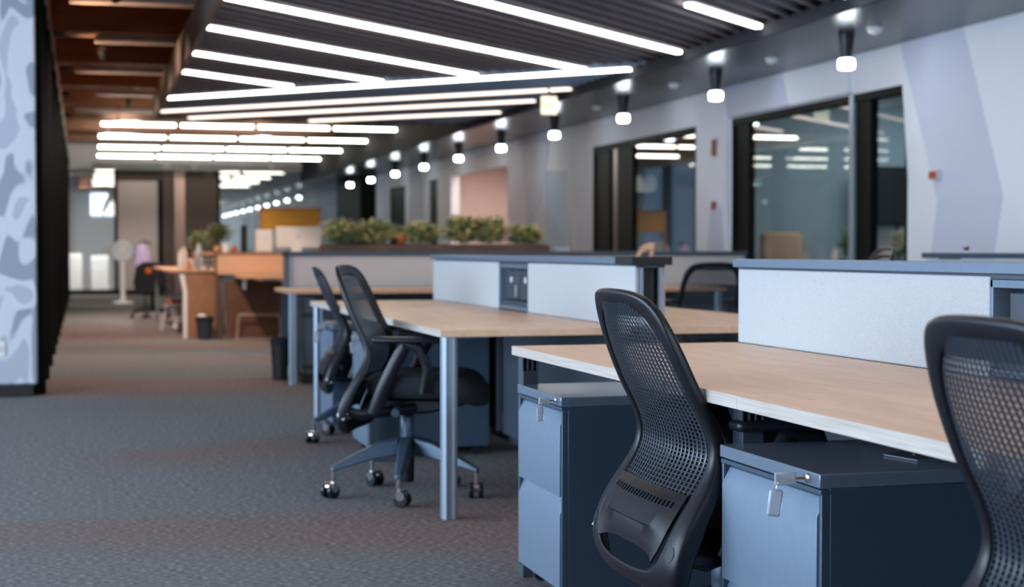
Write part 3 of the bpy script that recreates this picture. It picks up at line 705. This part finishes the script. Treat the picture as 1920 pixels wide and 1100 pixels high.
d4 = make_desk('pale wood desk at the far aisle-side seat of the middle island', *I2[1], XF, XB, GD, [(XF+.045, 9.37, False)])
# desks on the other side of the dividers
X2F, X2B = 3.03, 2.235
make_desk('wood desk on the far side of the front island, hidden by its divider', *I1[0], X2F, X2B, GD, [(X2F-.055, 4.76, True)])
make_desk('wood desk on the far side of the middle island, its near end showing', *I2[0], X2F, X2B, GD, [(X2F-.055, 5.90, False)])
make_desk('wood desk at the far right seat of the middle island', *I2[1], X2F, X2B, GD, [(X2F-.055, 9.36, False)])
# a chipped length of edge band
o = MB().box(XF-.0012, XF+.001, 3.455, 3.475, .7025, .7295).build('band_chip', oak, d1); o.location = (-(XF+XB)/2, -(I1[0][0]+I1[0][1])/2, 0)

def make_divider(label, y0, y1, seam, group, niche=True, end_dark=True):
    t = thing('desk_divider', label, 'divider', (2.15, (y0+y1)/2, 0), 0, group)
    L = (-2.15, -(y0+y1)/2, 0)
    MB().box(2.068, 2.232, y0, y1, .979, 1.005).build('top_shelf', steel, t, loc=L, bevel=.002)
    MB().box(2.092, 2.208, y0+.01, y1-.01, .966, .979).build('shelf_rail', steel_dd, t, loc=L)
    na, nb = seam-.28, seam+.28
    for a, b_ in ((y0+.02, na), (nb, y1-.004)):
        if b_-a > .1:
            MB().box(2.086, 2.104, a, b_, .731, .972).build('fabric_panel', fabric, t, loc=L, bevel=.004)
    MB().box(2.196, 2.214, y0+.02, y1-.004, .731, .972).build('fabric_panel', fabric_warm, t, loc=L, bevel=.004)
    for pa, pb in ((y0+.03, y0+.09), (y1-.09, y1-.03), (seam-.32, seam-.27)): MB().box(2.12, 2.17, pa, pb, .0, .966).build('post', blackm, t, loc=L)
    MB().box(2.105, 2.195, y0+.03, y1-.02, .05, .09).build('bottom_rail', steel_dd, t, loc=L)
    # power niche: framed recess with two small locked boxes
    MB().box(2.088, 2.19, na, nb, .735, .752).box(2.088, 2.19, na, nb, .945, .965).box(2.088, 2.19, na, na+.012, .735, .965).box(2.088, 2.19, nb-.012, nb, .735, .965).box(2.17, 2.19, na, nb, .735, .965).build('niche_frame', steel, t, loc=L, bevel=.002)
    for q in (0, 1):
        a = na+.02+q*.262; b_ = a+.25
        f = MB().box(2.115, 2.168, a, b_-.012, .785, .935).build('locker_box', steel_dd, t, loc=L, bevel=.004)
        MB().lathe([(.017, 0), (.017, .008), (.012, .011)], seg=18).xf(lambda p: (2.114-p[2], a+.10+p[0], .885+p[1])).build('knob', badge_m, f)
        MB().box(2.105, 2.113, a+.01, a+.03, .80, .86).build('tag', clear, f, bevel=.002)
    MB().box(2.10, 2.17, na+.012, nb-.012, .752, .778).build('niche_shelf', steel_d, t, loc=L)
    return t
GV = 'fabric desk dividers with grey top shelves'
make_divider('pale fabric divider with grey shelf on the front island', 1.255, 4.815, 3.04, GV)
v2 = make_divider('pale fabric divider with locker niche on the middle island', 5.80, 9.50, 7.635, GV)
MB().box(2.066, 2.234, 5.795, 6.0, .976, 1.008).build('shelf_end_cap', blackm, v2, loc=(-2.15, -(5.8+9.5)/2, 0), bevel=.002)
MB().box(2.105, 2.118, 5.81, 5.83, .731, .972).box(2.185, 2.196, 5.81, 5.83, .731, .972).build('end_strip', alu, v2, loc=(-2.15, -(5.8+9.5)/2, 0))
# third bay divider shelf near the wall
t = thing('desk_divider', 'grey divider shelf in front of the folded white wall', 'divider', (4.68, 6.0, 0), 0, GV)
MB().box(-.09, .09, -2.0, 2.0, .99, 1.02).build('top_shelf', steel_d, t, bevel=.002)
MB().box(-.07, -.05, -1.98, 1.98, .73, .985).build('fabric_panel', fabric, t); MB().box(-.04, .04, -1.9, -1.8, 0, .99).build('post', blackm, t); MB().box(-.04, .04, 1.8, 1.9, 0, .99).build('post', blackm, t)
t = thing('knob', 'small round metal knob on the grey shelf before the folded wall', 'knob', (4.62, 7.58, 1.02))
MB().lathe([(.012, 0), (.008, .01), (.016, .02), (.018, .032), (.010, .04)], seg=16).build('knob_body', chrome, t)

# ------------------------------------------------------------ crosswise desk row
GX = 'crosswise desks behind the islands'
for i, (a, c) in enumerate([(1.50, 3.30), (3.30, 5.10)]):
    t = thing('desk', ['crosswise wood desk behind the middle island, left one', 'crosswise wood desk behind the middle island, right one'][i], 'desk', ((a+c)/2, 12.4, 0), 0, GX)
    h = (c-a)/2
    MB().box(-h+.001, h-.001, -.40, .45, .702, .730).build('desk_top', wood, t, bevel=.002)
    MB().box(-h+.001, h-.001, -.404, -.40, .702, .730).build('edge_band', tan, t)
    for s in (-1, 1): leg_mesh(s*(h-.05), -.34, .702, False).build('leg', alu, t)
    MB().box(-h+.05, h-.05, .40, .42, .1, .69).build('modesty_panel', steel_dd, t)
t = thing('desk_divider', 'long beige crosswise divider with dark shelf carrying the planter', 'divider', (3.6, 13.1, 0))
MB().box(-1.97, 2.1, -.16, .30, .985, 1.025).build('top_shelf', steel_dd, t, bevel=.003)
MB().box(-1.93, 2.08, -.14, -.12, .731, .985).build('fabric_panel', fabric_warm, t)
MB().box(-1.96, -1.93, -.15, .28, 0.0, .985).build('end_strip', alu, t)
MB().box(-1.9, 2.08, -.10, .28, 0, .985).build('cabinet_body', steel_dd, t)
MB().box(2.08, 2.1, -.14, .28, 0, .985).build('end_panel', steel_dd, t)
t = thing('planter_box', 'long dark brown planter box on the crosswise shelf', 'planter', (2.93, 13.2, 1.026))
MB().box(-.99, .98, -.11, .11, 0, .055).build('box', walnut, t, bevel=.004)
MB().box(-.97, .96, -.095, .095, .05, .06).build('soil', soil, t)
def bush(label, loc, r_, h, n, m1, m2, group=None, seed=0):
    rnd = random.Random(seed)
    t = thing('leafy_plant', label, 'plant', loc, 0, group)
    for part, m in (('foliage', m1), ('yellow_foliage', m2)):
        mb = MB()
        for _ in range(n):
            a = rnd.uniform(0, 6.283); el = rnd.uniform(.15, 1.35); L = rnd.uniform(.55, 1.0)
            px, py, pz = rnd.uniform(-.3, .3)*r_, rnd.uniform(-.3, .3)*r_, rnd.uniform(0, .5)*h
            ex, ey, ez = math.cos(a)*math.cos(el)*r_*L, math.sin(a)*math.cos(el)*r_*L, math.sin(el)*h*L*.8
            wv = .010+rnd.random()*.010; sx, sy = -math.sin(a)*wv, math.cos(a)*wv
            p0 = (px, py, pz); p1 = (px+ex*.55, py+ey*.55, pz+ez*.75); p2 = (px+ex, py+ey, pz+ez*.8)
            mb.add([p0, (p1[0]+sx, p1[1]+sy, p1[2]), p2, (p1[0]-sx, p1[1]-sy, p1[2]), (p1[0], p1[1], p1[2]+.006)], [(0, 1, 4), (1, 2, 4), (2, 3, 4), (3, 0, 4)])
        mb.build(part, m, t, smooth=False)
    return t
bl = ['leftmost', 'second', 'third', 'fourth', 'fifth', 'rightmost']
for i, (x, h) in enumerate([(2.11, .19), (2.40, .19), (2.80, .18), (3.15, .23), (3.40, .22), (3.72, .16)]):
    bush('%s leafy green plant in the long brown planter' % bl[i], (x, 13.2, 1.083), .235, h*1.12, 230, leaf, leaf2, 'plants in the long planter', i)
t = thing('orange_ball', 'orange round fruit-like ball between the planter plants', 'ball', (2.62, 13.2, 1.085)); MB().ball((0, 0, .045), .05, .05, .045).build('ball_body', orange, t)
t = thing('acrylic_stand', 'tall clear acrylic sign stand beside the planter', 'sign stand', (4.0, 13.2, 1.026))
MB().box(-.10, .10, -.004, .004, .04, .70).build('acrylic_sheet', glassd, t, bevel=.002)
MB().box(-.11, .11, -.05, .05, 0, .04).build('base', clear, t, bevel=.006)

# ------------------------------------------------------------ far desks and clutter
t = thing('desk', 'far wood desk in front of the peach divider panel', 'desk', (2.10, 17.95, 0))
MB().box(-.42, .45, -.45, .42, .72, .75).build('desk_top', wood, t, bevel=.003)
MB().box(-.42, .45, -.455, -.45, .72, .75).build('edge_band', tan, t)
MB().box(.38, .42, -.42, -.38, 0, .72).box(-.40, -.36, -.42, -.38, .60, .72).build('leg', alu, t)
MB().box(-.52, .12, .38, .42, .03, .68).build('back_panel', walnut, t)
t = thing('desk_divider', 'peach fabric divider panel with computer on top, far end of the aisle', 'divider', (1.92, 18.45, 0))
MB().box(-.42, .52, -.05, .05, .75, .985).build('fabric_panel', fabric_peach, t, bevel=.01)
MB().box(-.44, .92, -.06, .30, .985, 1.01).build('top_shelf', oak, t)
MB().box(-.42, -.36, .05, .25, 0, .985).build('post', bronze, t); MB().box(.84, .90, .05, .25, 0, .985).build('post', bronze, t)
t = thing('footrest_frame', 'pinkish metal footrest frame under the far desk', 'footrest', (2.0, 18.2, 0))
MB().tube([(-.28, 0, .29), (.18, 0, .29), (.20, 0, .02)], .018, 8).tube([(-.28, 0, .29), (-.30, 0, .02)], .018, 8).box(-.33, .24, -.06, .06, 0, .02).build('frame', M('rose_metal', (.45, .33, .30), .4, metal=.4), t)
t = thing('desk_end_panel', 'orange-brown wooden desk end panel with pale edge beside the aisle', 'panel', (1.33, 18.8, 0))
MB().box(-.16, .21, 0, .03, 0, .75).build('wood_panel', oak, t, bevel=.003)
MB().prism([(-.24, .75), (-.18, .75), (-.15, .55), (-.15, 0), (-.20, 0), (-.20, .55)], 'y', -.005, .035).build('pale_edge', white, t, bevel=.003)
t = thing('desk', 'cluttered far wood desk along the aisle', 'desk', (1.33, 21.6, 0))
MB().box(-.34, .40, -2.2, 2.2, .76, .79).build('desk_top', tan, t, bevel=.003)
MB().box(.30, .34, -2.1, -2.04, 0, .76).box(.30, .34, 2.04, 2.1, 0, .76).box(-.3, -.26, 2.04, 2.1, 0, .76).build('leg', alu, t)
MB().box(.2, .24, -2.0, 2.0, .1, .76).build('back_panel', walnut, t)
# computer display, seen from behind
t = thing('desktop_monitor', 'pale computer display seen from behind beside the planter', 'monitor', (2.43, 18.58, 1.011))
MB().box(-.24, .30, -.02, .02, .05, .30).build('display_shell', screen_w, t, bevel=.015, seg=3)
MB().prism([(-.06, 0), (.06, 0), (.045, .12), (-.045, .12)], 'y', -.035, -.02).box(-.09, .09, -.10, .08, 0, .012).build('stand', screen_w, t, bevel=.004)
MB().ball((0.02, -.022, .18), .022, .004, .026).build('rear_emblem', badge_m, t)
t = thing('white_box', 'bright white box at the left of the far computer display', 'box', (2.06, 18.50, 1.011))
MB().box(-.115, .085, -.03, .10, 0, .265).build('carton', screen_w, t, bevel=.012)
MB().box(-.10, .07, -.034, -.029, .20, .235).build('paper_band', white, t)
t = thing('yellow_board', 'yellow slatted pinboard standing beyond the computer display', 'board', (3.30, 26.0, 1.0))
MB().box(-.46, .46, -.02, .02, .35, .70).build('board_panel', yellow, t)
MB().box(-.50, -.46, -.03, .03, -1.0, .74).box(.46, .50, -.03, .03, -1.0, .74).box(-.5, .5, -.03, .03, .70, .74).build('frame', tan, t)
# small clutter
def cup(nm, lab, cat, loc, r_, h, m, grp=None):
    t = thing(nm, lab, cat, loc, 0, grp); MB().lathe([(r_*.8, 0), (r_, h*.9), (r_, h), (r_*.85, h), (r_*.8, h*.2)], seg=16).build('body', m, t); return t
a_ = cup('mug', 'white mug on the peach divider shelf', 'mug', (1.60, 18.52, 1.011), .045, .10, white)
MB().tube([(.045, 0, .02), (.075, 0, .04), (.075, 0, .07), (.045, 0, .085)], .007, 8).build('handle', white, a_)
for i, x in enumerate((1.50, 1.70)):
    t = thing('round_pot', 'small round orange pot %s on the peach divider shelf' % ['left of the mug', 'right of the mug'][i], 'pot', (x, 18.5, 1.011), 0, 'small orange pots'); MB().ball((0, 0, .035), .036, .036, .035).build('body', orange if i else tan, t); MB().lathe([(.018, 0), (.022, .015)], (0, 0, .062), 12).build('rim', oak, t)
t = thing('tower_speaker', 'thin black upright slab behind the peach divider', 'speaker', (1.92, 19.6, 0))
MB().box(-.035, .035, -.05, .05, .9, 1.34).build('body', blackm, t, bevel=.01); MB().box(-.12, .12, -.12, .12, 0, .9).build('stand', blackm, t)
for i, (x, y, lab) in enumerate([(1.74, 21.0, 'bushy green potted plant on a far desk behind the peach divider'), (1.60, 23.0, 'smaller feathery potted plant on the cluttered far desk')]):
    b_ = bush(lab, (x, y, 1.12 if i == 0 else 1.02), .26 if i == 0 else .20, .30, 90, leaf, leaf, None, 40+i)
    MB().lathe([(.07, -.33 if i == 0 else -.23), (.09, -.05), (.09, 0)], seg=16).build('pot', oak, b_)
t = thing('storage_crate', 'small wire crate with orange lid on the cluttered far desk', 'crate', (1.47, 19.55, .791))
for z in (.0, .06, .12): MB().box(-.12, .12, -.10, .10, z, z+.012).build('tier', screen_w, t)
MB().box(-.12, -.108, -.10, .10, 0, .17).box(.108, .12, -.10, .10, 0, .17).box(-.01, .01, -.10, .10, 0, .17).build('side', steel, t)
MB().box(-.10, .10, -.10, .10, .17, .225).build('lid', tan, t, bevel=.01)
for i, (x, y, r_, h, m, nm, lab, cat) in enumerate([
    (1.20, 20.3, .040, .26, white, 'bottle', 'tall white bottle on the cluttered far desk', 'bottle'),
    (1.36, 22.4, .045, .30, screen_w, 'tissue_tube', 'pale cylinder behind the white bottle on the far desk', 'container'),
    (1.27, 19.9, .035, .12, tan, 'pen_cup', 'tan pen cup beside the white bottle', 'cup'),
    (1.33, 20.6, .05, .14, white, 'jar', 'small white jar behind the pen cup on the far desk', 'jar'),
    (1.5, 21.4, .05, .33, M('pale_blue_plastic', (.45, .6, .75), .4), 'water_bottle', 'pale blue water bottle on the cluttered far desk', 'bottle')]):
    t = thing(nm, lab, cat, (x, y, .791)); MB().lathe([(r_, 0), (r_, h*.7), (r_*.6, h*.85), (r_*.55, h*.92)], seg=14).build('body', m, t); MB().lathe([(r_*.6, h*.92), (r_*.6, h)], seg=14).build('cap', badge_m if m is not tan else orange, t)
# waste bins
def bin_(lab, loc, m, h=.36, r_=.12):
    t = thing('waste_bin', lab, 'bin', loc, 0, 'waste bins')
    MB().lathe([(r_*.78, 0), (r_, h), (r_*.93, h), (r_*.72, .012)], seg=20).build('bin_body', m, t)
    MB().lathe([(r_*1.02, h-.05), (r_*1.06, h-.01), (r_*.98, h+.008), (r_*.9, h-.03)], seg=20).build('bag_rim', pad, t)
bin_('black waste bin with bag under the crosswise desk, at the aisle', (1.515, 12.6, 0), blackm, .33, .075)
bin_('dark waste bin beside the orange-brown end panel', (1.36, 18.55, 0), M('navy_plastic', (.03, .045, .075), .5), .26, .10)
t = thing('bin_liner', 'pale bunched bag on the dark bin by the end panel', 'bag', (1.33, 18.55, .262)); MB().ball((0, 0, .0), .06, .05, .035).build('bag', badge_m, t)
t = thing('computer_holder', 'black computer case hung under the crosswise desk end', 'computer', (1.68, 12.25, .02))
MB().box(-.04, .04, -.15, .15, .06, .66).build('case', steel_dd, t, bevel=.006); MB().box(-.045, .045, -.155, -.10, .10, .13).box(-.045, .045, -.155, -.10, .5, .53).box(-.045, .045, -.12, .12, -.02, .06).build('bracket', blackm, t)

# pedestal fan
t = thing('pedestal_fan', 'white pedestal fan in front of the far glass doors', 'fan', (.75, 31.7, 0), R(-10))
MB().lathe([(.20, 0), (.20, .03), (.05, .05), (.03, .09)]).build('base', white, t)
MB().tube([(0, 0, .05), (0, 0, .86)], [.05, .035], 12).build('pole', white, t)
hd = MB().tube([(0, -.06, 1.02), (0, .06, 1.02)], .21, 28).build('fan_guard', M('fan_guard_white', (.75, .80, .84), .5), t, bevel=.02)
MB().tube([(0, -.085, 1.02), (0, -.05, 1.02)], [.06, .09], 20).build('hub_cap', white, hd)
MB().tube([(0, .05, 1.02), (0, .20, 1.02)], [.09, .07], 16).build('motor', white, t)
# dark office chair with a lilac garment
t = thing('office_chair', 'dark upholstered office chair by the aisle near the fan', 'chair', (1.02, 24.6, 0), R(80))
MB().box(-.25, .25, -.24, .24, .42, .50).build('seat', pad, t, bevel=.04, seg=3)
MB().prism([(-.22, .36), (.22, .36), (.25, .55), (.21, .80), (.10, .86), (-.10, .86), (-.21, .80), (-.25, .55)], 'x', -.27, -.17).build('backrest', pad, t, bevel=.04, seg=3)
MB().ball((-.275, .02, .72), .012, .05, .05).build('emblem', orange, t)
MB().lathe([(.03, .1), (.03, .42)]).build('column', black, t)
for k in range(5):
    a = R(72*k+20); MB().tube([(0, 0, .16), (math.cos(a)*.3, math.sin(a)*.3, .09)], [.03, .018], 8).tube([(math.cos(a)*.3-.02, math.sin(a)*.3, .03), (math.cos(a)*.3+.02, math.sin(a)*.3, .03)], .03, 12).build('leg', black, t)
t = thing('hanging_coat', 'lilac garment hanging on the coat stand beside the white fan', 'garment', (1.04, 29.5, 0))
vs = []; fs = []
for j in range(12):
    z = 1.16 - j*.07; w_ = [.05, .10, .13, .14, .14, .14, .15, .15, .14, .13, .11, .07][j]
    for k in range(16):
        a = 2*math.pi*k/16; vs.append((math.cos(a)*w_*(1+.15*math.sin(3*a+j*.3)), math.sin(a)*w_*.5, z))
for j in range(11):
    for k in range(16): fs.append((j*16+k, j*16+(k+1) % 16, (j+1)*16+(k+1) % 16, (j+1)*16+k))
fs += [tuple(range(16)), tuple(range(176, 192))[::-1]]
MB().add(vs, fs).build('cloth', purple, t)
t = thing('coat_stand', 'thin dark coat stand carrying the lilac garment', 'coat stand', (1.10, 29.62, 0))
MB().tube([(0, 0, 0), (0, 0, 1.22)], .018, 8).build('pole', blackm, t); MB().lathe([(.18, 0), (.18, .02), (.03, .04)]).build('base', blackm, t); MB().tube([(-.12, -.06, 1.17), (.12, -.06, 1.17)], .012, 8).build('hook_bar', blackm, t)
# white plastic side chair
t = thing('white_side_chair', 'white curved-leg stool with orange seat beside the end panel', 'stool', (1.14, 20.6, 0))
MB().box(-.12, .14, -.14, .14, .36, .40).build('seat', orange, t, bevel=.015)
for s in (-1, 1): MB().tube([(-.02, s*.10, .37), (-.11, s*.11, .32), (-.15, s*.12, .18), (-.17, s*.12, .02)], .022, 10).build('leg', white, t)
MB().tube([(.02, -.08, .10), (.02, -.08, .34)], .055, 14).build('canister', white, t); MB().ball((0, -.1, .05), .05, .05, .05).build('foot_ball', white, t)
# white cabinets and plotter behind the far glass
for i, (x0, x1, h) in enumerate([(-.40, -.02, .95), (.20, .62, .9)]):
    t = thing('white_cabinet', ['white cabinet behind the far glass, at the left edge', 'white cabinet behind the far glass, nearer the fan'][i], 'cabinet', ((x0+x1)/2, 40.3, 0), 0, 'cabinets behind the far glass')
    hw = (x1-x0)/2
    MB().box(-hw, hw, -.2, .2, 0.04, h).build('body', white, t, bevel=.01); MB().box(-hw+.02, -.005, -.215, -.2, .08, h-.04).build('door', white, t); MB().box(.005, hw-.02, -.215, -.2, .08, h-.04).build('door', white, t); MB().box(-hw, hw, -.18, .18, 0, .04).build('plinth', blackm, t)
t = thing('storage_shelf', 'low teal-grey cabinet run behind the right-hand far glass', 'cabinet', (4.6, 39.2, 0))
MB().box(-1.3, 1.3, -.2, .2, 0, 1.0).build('body', wallt, t); MB().box(-1.3, 1.3, -.22, .22, 1.0, 1.04).build('top_panel', white, t)
# dim furniture in the glazed meeting rooms
t = thing('whiteboard', 'grey-green screen standing inside the second glazed room', 'screen', (7.4, 17.4, 0))
MB().box(-.03, .03, -1.2, 1.2, .1, 1.75).build('board_panel', M('grey_green_panel', (.28, .40, .42), .6), t); MB().box(-.2, .2, -1.15, -1.1, 0, .1).box(-.2, .2, 1.1, 1.15, 0, .1).build('foot', blackm, t)

t = thing('armchair', 'pinkish low armchair inside the first glazed room', 'armchair', (6.80, 14.45, 0), 0)
MB().box(-.20, .25, -.22, .22, .12, .62).build('seat', fabric_peach, t, bevel=.05, seg=3); MB().box(-.20, .25, .16, .28, .3, 1.22).build('backrest', fabric_peach, t, bevel=.05, seg=3)
for a in (-.15, .20):
    for c_ in (-.17, .2): MB().box(a-.02, a+.02, c_-.02, c_+.02, 0, .14).build('leg', blackm, t)
for i, (x, y) in enumerate([(7.35, 14.2), (7.75, 13.9)]):
    b_ = bush('potted plant inside the first glazed room, %s one' % ['nearer the pane', 'deeper in'][i], (x, y, .95), .18, .34, 60, leaf, leaf, None, 60+i)
    MB().lathe([(.10, -.95), (.13, -.1), (.12, 0)], seg=16).build('pot', steel_dd, b_)
t = thing('wall_screen', 'dark screen on a stand deep inside the first glazed room', 'screen', (8.2, 14.75, 0))
MB().box(-.5, .5, -.03, .03, 1.3, 1.9).build('display', blackm, t, bevel=.01); MB().box(-.03, .03, -.02, .02, 0, 1.3).box(-.3, .3, -.15, .15, 0, .03).build('stand', blackm, t)
